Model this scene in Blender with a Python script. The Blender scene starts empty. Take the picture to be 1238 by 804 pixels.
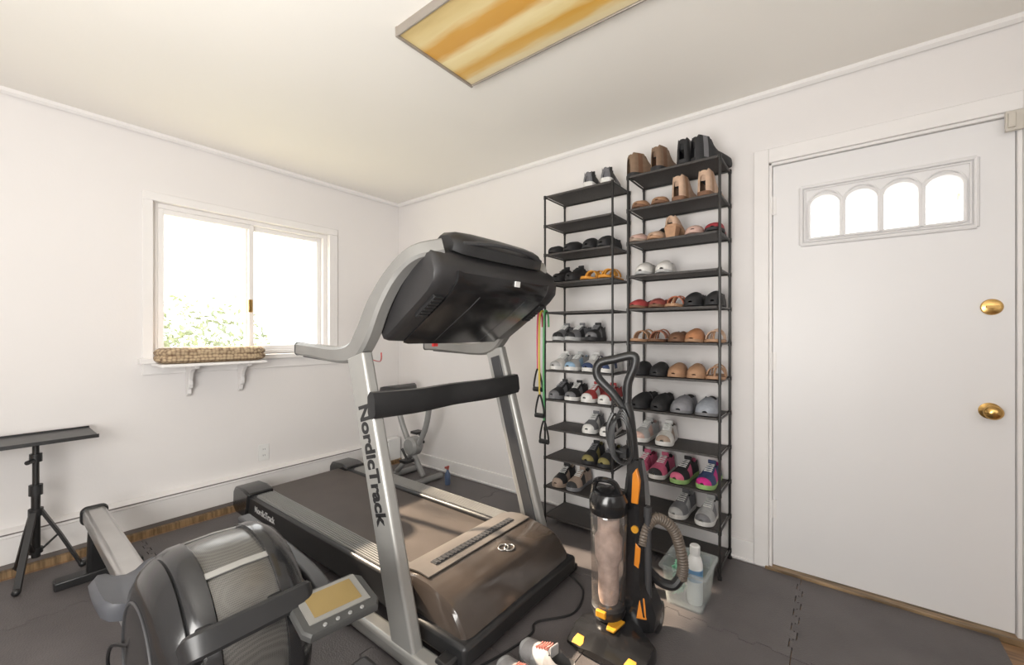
import bpy, bmesh, math, random
from mathutils import Vector, Matrix
random.seed(7)
V=Vector
scene=bpy.context.scene
COL=scene.collection

# ---------------------------------------------------------------- materials
MC={}
def mat(name,col,rough=0.5,metal=0.0,var=0.06,scale=8.0,bump=0.0,bscale=60.0,spec=0.5,emit=None,coat=0.0):
    if name in MC: return MC[name]
    m=bpy.data.materials.new(name); m.use_nodes=True
    nt=m.node_tree; b=nt.nodes['Principled BSDF']
    tc=nt.nodes.new('ShaderNodeTexCoord')
    nz=nt.nodes.new('ShaderNodeTexNoise'); nz.inputs['Scale'].default_value=scale; nz.inputs['Detail'].default_value=3
    nt.links.new(tc.outputs['Object'],nz.inputs['Vector'])
    rp=nt.nodes.new('ShaderNodeValToRGB')
    c=Vector(col[:3])
    rp.color_ramp.elements[0].position=0.3; rp.color_ramp.elements[1].position=0.7
    rp.color_ramp.elements[0].color=(*(c*(1-var)),1)
    rp.color_ramp.elements[1].color=(*[min(1,x*(1+var)) for x in c],1)
    nt.links.new(nz.outputs['Fac'],rp.inputs['Fac'])
    nt.links.new(rp.outputs['Color'],b.inputs['Base Color'])
    b.inputs['Roughness'].default_value=rough; b.inputs['Metallic'].default_value=metal
    b.inputs['Specular IOR Level'].default_value=spec
    b.inputs['Coat Weight'].default_value=coat
    if bump>0:
        n2=nt.nodes.new('ShaderNodeTexNoise'); n2.inputs['Scale'].default_value=bscale
        nt.links.new(tc.outputs['Object'],n2.inputs['Vector'])
        bp=nt.nodes.new('ShaderNodeBump'); bp.inputs['Strength'].default_value=bump; bp.inputs['Distance'].default_value=0.004
        nt.links.new(n2.outputs['Fac'],bp.inputs['Height']); nt.links.new(bp.outputs['Normal'],b.inputs['Normal'])
    if emit:
        b.inputs['Emission Color'].default_value=(*emit[0],1); b.inputs['Emission Strength'].default_value=emit[1]
    MC[name]=m; return m

def glassmat(name,tint=(1,1,1),gl=0.06,rough=0.02,milk=0.0,milkcol=(.8,.85,.85)):
    m=bpy.data.materials.new(name); m.use_nodes=True; nt=m.node_tree
    for n in list(nt.nodes): nt.nodes.remove(n)
    o=nt.nodes.new('ShaderNodeOutputMaterial'); t=nt.nodes.new('ShaderNodeBsdfTransparent'); g=nt.nodes.new('ShaderNodeBsdfGlossy')
    t.inputs['Color'].default_value=(*tint,1); g.inputs['Roughness'].default_value=rough
    mx=nt.nodes.new('ShaderNodeMixShader'); mx.inputs['Fac'].default_value=gl
    nt.links.new(t.outputs[0],mx.inputs[1]); nt.links.new(g.outputs[0],mx.inputs[2]); out=mx
    if milk>0:
        d=nt.nodes.new('ShaderNodeBsdfDiffuse'); d.inputs['Color'].default_value=(*milkcol,1)
        m2=nt.nodes.new('ShaderNodeMixShader'); m2.inputs['Fac'].default_value=milk
        nt.links.new(mx.outputs[0],m2.inputs[1]); nt.links.new(d.outputs[0],m2.inputs[2]); out=m2
    nt.links.new(out.outputs[0],o.inputs['Surface'])
    return m

M_wall=mat('wall_paint',(0.755,0.73,0.72),0.75,var=0.012,scale=2,bump=0.08,bscale=90)
M_ceil=mat('ceiling_paint',(0.86,0.835,0.79),0.85,var=0.012,scale=1.5,bump=0.05)
M_trim=mat('white_trim_paint',(0.79,0.77,0.76),0.45,var=0.015)
M_door=mat('door_satin_paint',(0.76,0.75,0.755),0.40,var=0.015,scale=2,bump=0.03,bscale=8)
M_black=mat('black_plastic',(0.018,0.018,0.019),0.38,var=0.15)
M_blackg=mat('gloss_black_plastic',(0.012,0.012,0.013),0.2,var=0.1,coat=0.2)
M_dark=mat('dark_grey_plastic',(0.045,0.045,0.048),0.45,var=0.1)
M_silver=mat('silver_painted_steel',(0.38,0.375,0.36),0.36,metal=0.45,var=0.04)
M_grey=mat('grey_plastic',(0.24,0.24,0.235),0.42,var=0.05)
M_chrome=mat('brushed_aluminium',(0.56,0.55,0.54),0.3,metal=0.85,var=0.05)
M_belt=mat('running_belt',(0.07,0.056,0.048),0.5,var=0.12,scale=5,bump=0.3,bscale=300)
M_metalblk=mat('black_metal_tube',(0.016,0.015,0.015),0.4,var=0.1)
M_rackfab=mat('black_rack_mesh',(0.05,0.045,0.043),0.6,var=0.3,scale=120,bump=0.4,bscale=300)
M_brass=mat('polished_brass',(0.62,0.39,0.14),0.25,metal=1.0,var=0.08)
M_white=mat('white_plastic',(0.76,0.76,0.75),0.4,var=0.02)
M_foam=mat('foam_mat_grey',(0.108,0.097,0.097),0.5,var=0.16,scale=4,bump=0.5,bscale=160)
M_glass=glassmat('window_glass')
M_lace=mat('white_lace',(0.66,0.66,0.64),0.8)
M_lining=mat('shoe_lining',(0.035,0.033,0.033),0.9)

def wood_mat(name,c1,c2,scale=6,rough=0.4):
    m=bpy.data.materials.new(name); m.use_nodes=True; nt=m.node_tree; b=nt.nodes['Principled BSDF']
    tc=nt.nodes.new('ShaderNodeTexCoord'); mp=nt.nodes.new('ShaderNodeMapping'); mp.inputs['Scale'].default_value=(1,12,1)
    nz=nt.nodes.new('ShaderNodeTexNoise'); nz.inputs['Scale'].default_value=scale; nz.inputs['Detail'].default_value=6
    rp=nt.nodes.new('ShaderNodeValToRGB'); rp.color_ramp.elements[0].color=(*c1,1); rp.color_ramp.elements[1].color=(*c2,1)
    rp.color_ramp.elements[0].position=.35; rp.color_ramp.elements[1].position=.65
    nt.links.new(tc.outputs['Object'],mp.inputs['Vector']); nt.links.new(mp.outputs[0],nz.inputs['Vector'])
    nt.links.new(nz.outputs['Fac'],rp.inputs['Fac']); nt.links.new(rp.outputs[0],b.inputs['Base Color']); b.inputs['Roughness'].default_value=rough
    return m
M_wood=wood_mat('oak_floor',(0.16,0.09,0.045),(0.34,0.2,0.1))
M_thresh=wood_mat('threshold_wood',(0.13,0.085,0.045),(0.36,0.24,0.13))

# ---------------------------------------------------------------- geometry builder
def sm(pts,n=6,closed=False):
    pts=[V(p) for p in pts]; out=[]; N=len(pts)
    for i in range(N-1 if not closed else N):
        if closed: p0,p1,p2,p3=pts[(i-1)%N],pts[i],pts[(i+1)%N],pts[(i+2)%N]
        else: p0=pts[max(i-1,0)];p1=pts[i];p2=pts[i+1];p3=pts[min(i+2,N-1)]
        for k in range(n):
            t=k/n
            out.append(0.5*((2*p1)+(p2-p0)*t+(2*p0-5*p1+4*p2-p3)*t*t+(3*p1-p0-3*p2+p3)*t**3))
    if not closed: out.append(pts[-1])
    return out

class G:
    def __init__(s): s.bm=bmesh.new(); s.mi=0
    def face(s,vs):
        try:
            f=s.bm.faces.new(vs); f.material_index=s.mi; f.smooth=True; return f
        except ValueError: return None
    def rings(s,rings,cap=True,closed=True,loop=False):
        R=[[s.bm.verts.new(p) for p in r] for r in rings]; n=len(R[0]); m=len(R)
        for i in range(m if loop else m-1):
            a=R[i];b=R[(i+1)%m]
            for j in range(n if closed else n-1):
                k=(j+1)%n; s.face([a[j],a[k],b[k],b[j]])
        if cap and not loop:
            s.face(list(reversed(R[0]))); s.face(R[-1])
        return R
    def box(s,lo,hi,M=None):
        x0,y0,z0=lo;x1,y1,z1=hi
        p=[(x0,y0,z0),(x1,y0,z0),(x1,y1,z0),(x0,y1,z0),(x0,y0,z1),(x1,y0,z1),(x1,y1,z1),(x0,y1,z1)]
        if M is not None: p=[M@V(q) for q in p]
        v=[s.bm.verts.new(q) for q in p]
        for f in [(0,3,2,1),(4,5,6,7),(0,1,5,4),(1,2,6,5),(2,3,7,6),(3,0,4,7)]: s.face([v[i] for i in f])
    def cyl(s,p0,p1,r0,r1=None,seg=16,cap=True):
        p0=V(p0);p1=V(p1); r1=r0 if r1 is None else r1
        d=(p1-p0).normalized(); a=d.orthogonal().normalized(); b=d.cross(a)
        s.rings([[p+(a*math.cos(2*math.pi*k/seg)+b*math.sin(2*math.pi*k/seg))*r for k in range(seg)] for p,r in((p0,r0),(p1,r1))],cap)
    def lathe(s,c,prof,axis=(0,0,1),seg=24):
        c=V(c);d=V(axis).normalized(); a=d.orthogonal().normalized(); b=d.cross(a)
        s.rings([[c+d*h+(a*math.cos(2*math.pi*k/seg)+b*math.sin(2*math.pi*k/seg))*max(r,1e-4) for k in range(seg)] for r,h in prof],True)
    def ball(s,c,r,seg=16,n=8):
        r=(r,r,r) if not hasattr(r,'__len__') else r
        s.rings([[V(c)+V((r[0]*math.sin(t)*math.cos(2*math.pi*k/seg),r[1]*math.sin(t)*math.sin(2*math.pi*k/seg),-r[2]*math.cos(t))) for k in range(seg)] for t in [max(0.02,min(math.pi-0.02,math.pi*i/n)) for i in range(n+1)]],True)
    def tube(s,pts,r,seg=10,rf=None,closed=False,flat=1.0):
        pts=[V(p) for p in pts]; N=len(pts); rr=[]
        T=[]
        for i in range(N):
            a=pts[(i-1)%N] if (closed or i>0) else pts[0]; b=pts[(i+1)%N] if (closed or i<N-1) else pts[-1]
            T.append((b-a).normalized())
        a=T[0].orthogonal().normalized()
        for i in range(N):
            a=(a-T[i]*a.dot(T[i])).normalized(); b=T[i].cross(a)
            q=r*(rf(i/(N-1)) if rf else 1)
            rr.append([pts[i]+(a*math.cos(2*math.pi*k/seg)+b*math.sin(2*math.pi*k/seg)*flat)*q for k in range(seg)])
        s.rings(rr,True,loop=closed)
    def sweep(s,pts,w,h,side=(0,1,0),n=None):
        pts=[V(p) for p in pts]; N=len(pts); sd=V(side); rr=[]
        for i in range(N):
            t=(pts[min(i+1,N-1)]-pts[max(i-1,0)]).normalized(); nn=t.cross(sd).normalized(); s2=nn.cross(t).normalized()
            f=i/(N-1); ww=w(f) if callable(w) else w; hh=h(f) if callable(h) else h
            ww/=2;hh/=2; c=min(ww,hh)*0.35
            P=[(ww,hh-c),(ww-c,hh),(-ww+c,hh),(-ww,hh-c),(-ww,-hh+c),(-ww+c,-hh),(ww-c,-hh),(ww,-hh+c)]
            rr.append([pts[i]+s2*a+nn*b for a,b in P])
        s.rings(rr,True)
    def prism(s,pts,vec):
        v=V(vec); s.rings([[V(p) for p in pts],[V(p)+v for p in pts]],True)
    def mesh(s,name):
        bmesh.ops.recalc_face_normals(s.bm,faces=s.bm.faces)
        me=bpy.data.meshes.new(name); s.bm.to_mesh(me); s.bm.free(); return me

RM={}
def reg(o,label,cat,group=None):
    o['label']=label; o['category']=cat
    if group:o['group']=group
def thing(name,label,cat,loc=(0,0,0),rot=0,group=None):
    o=bpy.data.objects.new(name,None); o.empty_display_size=0.1
    o.location=loc; o.rotation_euler=(0,0,rot); COL.objects.link(o); reg(o,label,cat,group)
    RM[o.name]=Matrix.Translation(V(loc))@Matrix.Rotation(rot,4,'Z'); return o
def setmats(me,mats):
    for m in (mats if isinstance(mats,(list,tuple)) else [mats]): me.materials.append(m)
def sharp(me,ang=35):
    bm=bmesh.new(); bm.from_mesh(me)
    for e in bm.edges:
        if len(e.link_faces)==2 and e.calc_face_angle(0)>math.radians(ang): e.smooth=False
    bm.to_mesh(me); bm.free()
def part(par,name,g,mats,world=False,bevel=0,label=None,ang=35,seg=2):
    me=g.mesh(name) if isinstance(g,G) else g
    if world: me.transform(RM[par.name].inverted())
    setmats(me,mats); sharp(me,ang)
    o=bpy.data.objects.new(name,me); COL.objects.link(o); o.parent=par
    RM[o.name]=RM[par.name]
    if bevel:
        b=o.modifiers.new('bevel','BEVEL'); b.width=bevel; b.segments=seg; b.limit_method='ANGLE'; b.angle_limit=math.radians(40)
    if label:o['label']=label
    return o
def solo(name,g,mats,label,cat,bevel=0,kind=None,group=None,loc=None):
    me=g.mesh(name); setmats(me,mats); sharp(me)
    o=bpy.data.objects.new(name,me); COL.objects.link(o)
    if loc is not None:
        me.transform(Matrix.Translation(-V(loc))); o.location=loc
    RM[o.name]=Matrix.Translation(V(loc)) if loc is not None else Matrix.Identity(4)
    if kind: o['kind']=kind
    if label: o['label']=label
    if cat: o['category']=cat
    if group:o['group']=group
    if bevel:
        b=o.modifiers.new('bevel','BEVEL'); b.width=bevel; b.segments=2; b.limit_method='ANGLE'; b.angle_limit=math.radians(40)
    return o
def struct(name,g,mats,label,cat='room',bevel=0): return solo(name,g,mats,label,cat,bevel,kind='structure')
def textmesh(body,size,depth=0.0012,offset=0.0,align='CENTER'):
    cu=bpy.data.curves.new('lettering','FONT'); cu.body=body; cu.size=size; cu.extrude=depth; cu.offset=offset
    cu.align_x=align; cu.align_y='CENTER'
    o=bpy.data.objects.new('lettering_tmp',cu); COL.objects.link(o)
    bpy.context.view_layer.update()
    dg=bpy.context.evaluated_depsgraph_get()
    me=bpy.data.meshes.new_from_object(o.evaluated_get(dg)); bpy.data.objects.remove(o); me.materials.clear(); return me
def frame_matrix(o,x,y):
    x=V(x).normalized(); y=V(y); y=(y-x*y.dot(x)).normalized(); z=x.cross(y)
    return Matrix(((x.x,y.x,z.x,o[0]),(x.y,y.y,z.y,o[1]),(x.z,y.z,z.z,o[2]),(0,0,0,1)))

# ================================================================= ROOM
H=2.4; RX=5.3; RY=-4.4
g=G(); wy0,wy1,wz0,wz1=-1.80,-0.69,1.03,1.985
g.box((-.14,RY,-.02),(0,wy0,H)); g.box((-.14,wy1,-.02),(0,0.14,H)); g.box((-.14,wy0,-.02),(0,wy1,wz0)); g.box((-.14,wy0,wz1),(0,wy1,H))
struct('wall_left',g,M_wall,'off-white painted wall with the sliding window')
g=G(); dx0,dx1,dz=3.005,3.835,2.035
g.box((0,0,-.02),(dx0,.14,H)); g.box((dx1,0,-.02),(RX,.14,H)); g.box((dx0,0,dz),(dx1,.14,H))
struct('wall_back',g,M_wall,'off-white painted wall with the entry door')
g=G(); g.box((RX,RY,-.02),(RX+.14,.14,H)); struct('wall_right',g,M_wall,'off-white painted wall')
g=G(); g.box((-.14,RY-.14,-.02),(RX+.14,RY,H)); struct('wall_front',g,M_wall,'off-white painted wall')
g=G(); g.box((-.14,RY-.14,H),(RX+.14,.14,H+.1)); struct('ceiling',g,M_ceil,'smooth off-white painted ceiling')
g=G(); g.box((-.14,RY-.14,-.1),(RX+.14,.14,-.012)); struct('floor',g,M_wood,'worn brown hardwood floor under foam mats')
g=G(); pr=[(0,0),(.010,-.030),(.024,-.018),(.024,0)]
g.prism([(a+0.0,RY,H+b) for a,b in pr],(0,-RY,0)); struct('trim_1',g,M_trim,'thin white crown moulding')
g=G(); g.prism([(0,-a,H+b) for a,b in pr],(RX,0,0)); struct('trim_2',g,M_trim,'thin white crown moulding')
g=G(); g.box((0,-.014,0.0),(2.94,0,.105)); g.box((0,-.022,0),(2.94,0,.015)); struct('baseboard_back',g,M_trim,'white painted baseboard',bevel=.003)
g=G(); g.box((3.90,-.014,0.0),(RX,0,.105)); struct('baseboard_right',g,M_trim,'white painted baseboard')
g=G()
pf=[(0.0,.205),(.03,.205),(.058,.19),(.062,.175),(.055,.17),(.055,.045),(.045,.04),(0,.04)]
g.prism([(x,-4.2,z) for x,z in pf],(0,4.05,0))
g.mi=1; g.box((.028,-4.19,.188),(.064,-.16,.192)); g.box((.01,-4.19,.012),(.05,-.16,.042))
struct('baseboard_left',g,[M_trim,mat('heater_shadow_gap',(.16,.14,.13),.7)],'white hydronic baseboard heater cover')
g=G(); g.box((0,-.16,.0),(.07,-.03,.215)); struct('trim_3',g,M_white,'white heater end cap in the corner',bevel=.006)
g=G(); g.box((.055,-4.2,-.012),(.085,-.03,.02)); struct('trim_4',g,M_thresh,'brown wood strip beside heater')

# foam mats -------------------------------------------------------
xe=[.14,.66,1.28,1.90,2.52,3.14,3.77]; ye=[-3.12,-2.50,-1.88,-1.26,-.64,-.025]
def jig(p,q,teeth=11,amp=.011,edge=False):
    p=V(p);q=V(q); d=q-p; n=V((-d.y,d.x)).normalized()
    if edge: return [p,q]
    out=[p]
    for i in range(1,teeth-1):
        s=1 if i%2 else -1
        for f,a in((.08,0),(.02,1),(.98,1),(.92,0)):
            out.append(p+d*((i+f)/teeth) + n*a*s*amp)
    out.append(q); return out
for i in range(6):
    for j in range(5):
        x0,x1,y0,y1=xe[i],xe[i+1],ye[j],ye[j+1]
        b=jig((x0,y0),(x1,y0),edge=j==0); r=jig((x1,y0),(x1,y1),edge=i==5); t=jig((x0,y1),(x1,y1),edge=j==4); l=jig((x0,y0),(x0,y1),edge=i==0)
        poly=b[:-1]+r[:-1]+list(reversed(t))[:-1]+list(reversed(l))[:-1]
        c=V(((x0+x1)/2,(y0+y1)/2)); poly=[c+(p-c)*.9945 for p in poly]
        g=G(); g.prism([(p.x,p.y,-.012) for p in poly],(0,0,.012))
        solo('foam_mat_tile',g,M_foam,'dark grey interlocking foam floor tile','floor mat',group='interlocking foam floor tiles',loc=(c.x,c.y,-.012))

# window -----------------------------------------------------------
g=G()
cw=.05
g.box((0,wy0-cw,wz1),(.016,wy1+cw+.02,wz1+cw)); g.box((0,wy0-cw,wz0-.03),(.016,wy0,wz1)); g.box((0,wy1,wz0-.03),(.016,wy1+cw+.02,wz1))
g.box((0,wy0-cw,wz0-.10),(.016,wy1+.09,wz0-.03))
struct('trim_5',g,M_trim,'white painted window casing',bevel=.003)
g=G(); g.box((-.14,wy0-cw-.02,wz0-.032),(.06,wy1+.10,wz0)); struct('trim_6',g,M_trim,'white painted window sill',bevel=.004)
wn=bpy.data.objects.new('window_1',None); COL.objects.link(wn); wn['kind']='structure'; wn['label']='white sliding window with two panes'; wn['category']='window'; RM[wn.name]=Matrix.Identity(4)
g=G(); a=.03
g.box((-.12,wy0,wz0),(-.03,wy0+a,wz1)); g.box((-.12,wy1-a,wz0),(-.03,wy1,wz1)); g.box((-.12,wy0+a,wz1-a),(-.03,wy1-a,wz1)); g.box((-.12,wy0+a,wz0),(-.03,wy1-a,wz0+a))
part(wn,'window_frame',g,M_trim,bevel=.003)
ym=-1.25
for (p,q,xx) in ((wy0+a,ym+.02,-.065),(ym-.025,wy1-a,-.1)):
    g=G(); b=.032
    g.box((xx,p,wz0+a),(xx+.03,p+b,wz1-a)); g.box((xx,q-b,wz0+a),(xx+.03,q,wz1-a)); g.box((xx,p+b,wz1-a-b),(xx+.03,q-b,wz1-a)); g.box((xx,p+b,wz0+a),(xx+.03,q-b,wz0+a+b))
    sa=part(wn,'window_sash',g,M_trim,bevel=.003)
    g=G(); g.box((xx+.012,p+b,wz0+a+b),(xx+.016,q-b,wz1-a-b)); part(sa,'window_pane',g,M_glass)
g=G(); g.box((-.036,ym-.02,1.33),(-.02,ym+.005,1.42)); part(wn,'window_latch',g,M_brass,bevel=.003,label='small brass latch')

# door -------------------------------------------------------------
def boolcut(me,cutmeshes):
    o=bpy.data.objects.new('tmp',me); COL.objects.link(o)
    cs=[]
    for c in cutmeshes:
        k=bpy.data.objects.new('tmpc',c); COL.objects.link(k); cs.append(k)
        m=o.modifiers.new('b','BOOLEAN'); m.object=k; m.operation='DIFFERENCE'; m.solver='EXACT'
    bpy.context.view_layer.update(); dg=bpy.context.evaluated_depsgraph_get()
    r=bpy.data.meshes.new_from_object(o.evaluated_get(dg))
    for k in cs+[o]: bpy.data.objects.remove(k)
    return r
dr=bpy.data.objects.new('door_1',None); dr.location=(3.02,.0,.015); COL.objects.link(dr); dr['kind']='structure'; dr['label']='white entry door with four arched lights'; dr['category']='door'
RM[dr.name]=Matrix.Translation(V((3.02,0,.015)))
g=G(); g.box((3.022,.004,.018),(3.818,.046,2.018)); slab=g.mesh('door_slab')
def arch(cx,w,z0,z1,y,n=12):
    r=w/2; rz=r*.85
    return [(cx-r,y,z0),(cx+r,y,z0)]+[(cx+r*math.cos(math.pi*k/n),y,z1-rz+rz*math.sin(math.pi*k/n)) for k in range(n+1)]
ax=[3.168+.062+i*.1315 for i in range(4)]; AW=.108; AZ0,AZ1=1.638,1.832
cm=[]
for cx in ax:
    g=G(); g.prism(arch(cx,AW,AZ0,AZ1,-.05),(0,.15,0)); cm.append(g.mesh('c'))
slab=boolcut(slab,cm)
so=part(dr,'door_slab',slab,M_door,world=True,ang=25)
for f in slab.polygons: f.use_smooth=False
for cx in ax:
    g=G(); g.prism(arch(cx,AW-.004,AZ0+.002,AZ1-.002,.022),(0,.004,0)); part(dr,'door_light',g,M_glass,world=True)
g=G()
fx0,fx1,fz0,fz1=3.138,3.716,1.608,1.885
for r_,o_ in((.009,0),(.004,.015)):
    pts=[(fx0+o_,0,fz0+o_),(fx1-o_,0,fz0+o_),(fx1-o_,0,fz1-o_),(fx0+o_,0,fz1-o_)]
    for i in range(4): g.cyl(pts[i],pts[(i+1)%4],r_,seg=8)
for cx in ax:
    for dr_,th in((.007,.0075),(.024,.004)):
        rr=AW/2+dr_; rz=AW/2*.85+dr_; zc=AZ1-AW/2*.85; w_=min(rr,.0655)
        g.tube(([(cx-rr,0,AZ0-.004)] if dr_<.01 else [])+[(cx-w_*math.cos(math.pi*k/14),0.0,zc+rz*math.sin(math.pi*k/14)) for k in range(15)]+([(cx+rr,0,AZ0-.004)] if dr_<.01 else []),th,seg=8)
    g.cyl((cx-AW/2-.006,0,AZ0-.004),(cx+AW/2+.006,0,AZ0-.004),.0065,seg=8)
part(dr,'light_moulding',g,M_door,world=True)
g=G(); g.lathe((3.757,.004,1.284),[(.030,0),(.032,.004),(.029,.01),(.018,.013),(.001,.014)],axis=(0,-1,0)); g.box((3.739,-.022,1.279),(3.775,-.008,1.289))
part(dr,'deadbolt',g,M_brass,world=True,label='brass deadbolt thumb turn')
g=G(); g.lathe((3.752,.004,.873),[(.032,0),(.032,.006),(.018,.012),(.012,.018),(.012,.028),(.020,.034),(.027,.042),(.028,.052),(.022,.062),(.011,.067),(.001,.068)],axis=(0,-1,0))
part(dr,'door_knob',g,M_brass,world=True,label='round brass door knob')
for z in(.3,1.04,1.82):
    g=G(); g.cyl((3.016,-.006,z-.045),(3.016,-.006,z+.045),.007,seg=10); g.box((3.016,-.001,z-.045),(3.036,.005,z+.045)); part(dr,'hinge',g,M_trim,world=True)
g=G()
g.box((2.94,-.02,0),(3.005,0,dz+.07)); g.box((3.835,-.02,0),(3.90,0,dz+.07)); g.box((3.005,-.02,dz),(3.835,0,dz+.07))
g.box((3.005,-.01,0),(3.019,.14,dz)); g.box((3.821,-.01,0),(3.835,.14,dz)); g.box((3.005,-.01,dz-.014),(3.835,.14,dz))
struct('trim_7',g,M_trim,'white painted door casing',bevel=.003)
g=G(); g.box((2.99,-.03,-.012),(3.85,.14,.012)); struct('trim_8',g,M_thresh,'worn wooden door threshold',bevel=.003)
g=G(); g.box((3.785,-.035,1.955),(3.832,-.021,2.03)); g.box((3.79,-.045,1.965),(3.81,-.03,2.02)); solo('door_alarm_sensor',g,mat('beige_plastic',(.58,.54,.48),.4),'small beige plastic alarm contact on the door head','alarm sensor',bevel=.002)
ol=thing('wall_outlet','white duplex electrical outlet on the window wall','outlet',(0,-1.18,.32))
g=G(); g.box((0,-1.215,.262),(.006,-1.145,.378)); part(ol,'cover_plate',g,M_white,world=True,bevel=.002)
for z in(.298,.342):
    g=G(); g.lathe((.006,-1.18,z),[(.016,0),(.016,.002)],axis=(1,0,0)); g.mi=1
    g.box((.008,-1.187,z-.004),(.0085,-1.185,z+.006)); g.box((.008,-1.175,z-.004),(.0085,-1.173,z+.006)); part(ol,'socket',g,[M_white,M_black],world=True)

# ceiling light ----------------------------------------------------
def diffmat():
    m=bpy.data.materials.new('aged_yellow_diffuser'); m.use_nodes=True; nt=m.node_tree; b=nt.nodes['Principled BSDF']
    tc=nt.nodes.new('ShaderNodeTexCoord'); sp=nt.nodes.new('ShaderNodeSeparateXYZ'); nt.links.new(tc.outputs['Object'],sp.inputs[0])
    mp=nt.nodes.new('ShaderNodeMapping'); mp.inputs['Scale'].default_value=(1.5,9,1); nt.links.new(tc.outputs['Object'],mp.inputs['Vector'])
    nz=nt.nodes.new('ShaderNodeTexNoise'); nz.inputs['Scale'].default_value=4; nt.links.new(mp.outputs[0],nz.inputs['Vector'])
    ma=nt.nodes.new('ShaderNodeMath'); ma.operation='MULTIPLY_ADD'; ma.inputs[1].default_value=1/.43; ma.inputs[2].default_value=.44
    nt.links.new(sp.outputs['Y'],ma.inputs[0])
    m2=nt.nodes.new('ShaderNodeMath'); m2.operation='MULTIPLY_ADD'; m2.inputs[1].default_value=.11; nt.links.new(nz.outputs['Fac'],m2.inputs[0]); nt.links.new(ma.outputs[0],m2.inputs[2])
    rp=nt.nodes.new('ShaderNodeValToRGB'); e=rp.color_ramp.elements
    e[0].position=0;e[0].color=(.50,.36,.15,1); e[1].position=1;e[1].color=(.62,.52,.34,1)
    for p,c in((.12,(.62,.48,.22)),(.22,(.68,.55,.28)),(.32,(.58,.31,.06)),(.45,(.56,.29,.05)),(.55,(.76,.64,.36)),(.66,(.70,.56,.27)),(.75,(.58,.32,.06)),(.83,(.60,.37,.10)),(.91,(.66,.56,.34))):
        x=e.new(p); x.color=(*c,1)
    nt.links.new(m2.outputs[0],rp.inputs['Fac']); nt.links.new(rp.outputs[0],b.inputs['Base Color']); nt.links.new(rp.outputs[0],b.inputs['Emission Color'])
    b.inputs['Emission Strength'].default_value=.12; b.inputs['Roughness'].default_value=.35
    return m
lt=thing('ceiling_light','long fluorescent ceiling light with yellowed plastic diffuser','ceiling light',(2.50,-1.215,H))
g=G(); g.box((1.895,-1.425,2.368),(3.105,-1.005,2.40)); me=g.mesh('light_diffuser'); 
part(lt,'light_diffuser',me,diffmat(),world=True,bevel=.003)
g=G()
for x in(1.884,3.10): g.box((x,-1.435,2.360),(x+.011,-.995,2.40))
g.box((1.884,-1.433,2.362),(3.111,-1.425,2.40)); g.box((1.884,-1.005,2.362),(3.111,-.997,2.40))
part(lt,'light_frame',g,mat('fixture_frame',(.36,.32,.28),.4,metal=.4),world=True,bevel=.002)

# ================================================================= TREADMILL
tm=thing('treadmill','large black and silver folding treadmill with console and handrails','treadmill',(1.30,-1.07,0))
YL,YR=-1.505,-.65
g=G(); g.box((.40,-1.33,.178),(1.90,-.81,.190)); 
g.rings([[ (.40+.0-.045*math.sin(math.pi*k/8),y,.145+.045*math.cos(math.pi*k/8)) for k in range(9)] for y in(-1.33,-.81)],True)
part(tm,'running_belt',g,M_belt,world=True)
g=G(); g.box((.36,-1.37,.09),(1.9,-.77,.172)); part(tm,'deck',g,M_black,world=True,bevel=.01)
for s,(ya,yb) in ((-1,(-1.45,-1.325)),(1,(-.815,-.69))):
    g=G(); g.prism([(x,ya,z) for x,z in((.38,.075),(1.98,.075),(1.98,.215),(1.80,.215),(.38,.20))],(0,yb-ya,0))
    rl=part(tm,'side_rail',g,M_black,world=True,bevel=.012,label='black side rail')
    g=G(); g.box((.55,ya+.018,.198),(1.90,yb-.01,.212)); n=8
    w=(yb-ya-.03)/n
    for k in range(n): g.box((.56,ya+.02+k*w,.21),(1.89,ya+.02+k*w+w*.55,.219))
    part(rl,'foot_tread',g,M_grey if s<0 else M_silver,world=True,label='ribbed grey foot tread')
    g=G(); g.prism([(x,ya-.012,z) for x,z in((.255,.09),(.30,.06),(.46,.06),(.50,.215),(.42,.228),(.29,.220),(.262,.185))],(0,yb-ya+.022,0))
    part(tm,'end_cap',g,M_blackg,world=True,bevel=.012)
    g=G(); g.lathe((.42,ya+.02,.045),[(.045,0),(.045,.05)],axis=(0,1,0)); part(tm,'rear_wheel',g,M_dark,world=True,bevel=.005)
me=textmesh('NordicTrack',.05,.0006,offset=.0008); me.transform(frame_matrix((.70,-1.4515,.145),(1,0,0),(0,0,1))); part(tm,'lettering',me,mat('pale_lettering',(.55,.55,.55),.5),world=True)
prof=[(1.87,.16),(1.87,.215),(1.93,.238),(1.99,.246),(2.06,.243),(2.16,.225),(2.195,.212),(2.22,.185),(2.26,.13),(2.275,.07),(1.87,.07)]
g=G(); secs=[]
for y,ins in((-1.425,.02),(-1.415,.006),(-1.39,0),(-.75,0),(-.725,.006),(-.715,.02)):
    secs.append([(x-(ins if x>2.1 else 0),y,z-(ins*1.2 if z>.2 else 0)) for x,z in prof])
g.rings(secs,True); hood=part(tm,'motor_hood',g,mat('hood_gloss',(.058,.046,.039),.2,var=.1,coat=.4),world=True,ang=33)
g=G(); g.box((1.9,-1.45,.04),(2.285,-.69,.115)); part(tm,'hood_skirt',g,M_black,world=True,bevel=.015)
g=G(); pl=[(1.868,.217),(1.93,.240),(1.99,.248),(2.045,.246),(2.045,.251),(1.99,.254),(1.93,.246),(1.865,.224)]
g.prism([(x,-1.40,z) for x,z in pl],(0,.66,0))
part(hood,'hood_plate',g,mat('taupe_satin_plate',(.19,.17,.155),.3,metal=.4),world=True)
g=G(); g.box((1.975,-1.33,.243),(2.008,-.82,.257),None)
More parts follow.
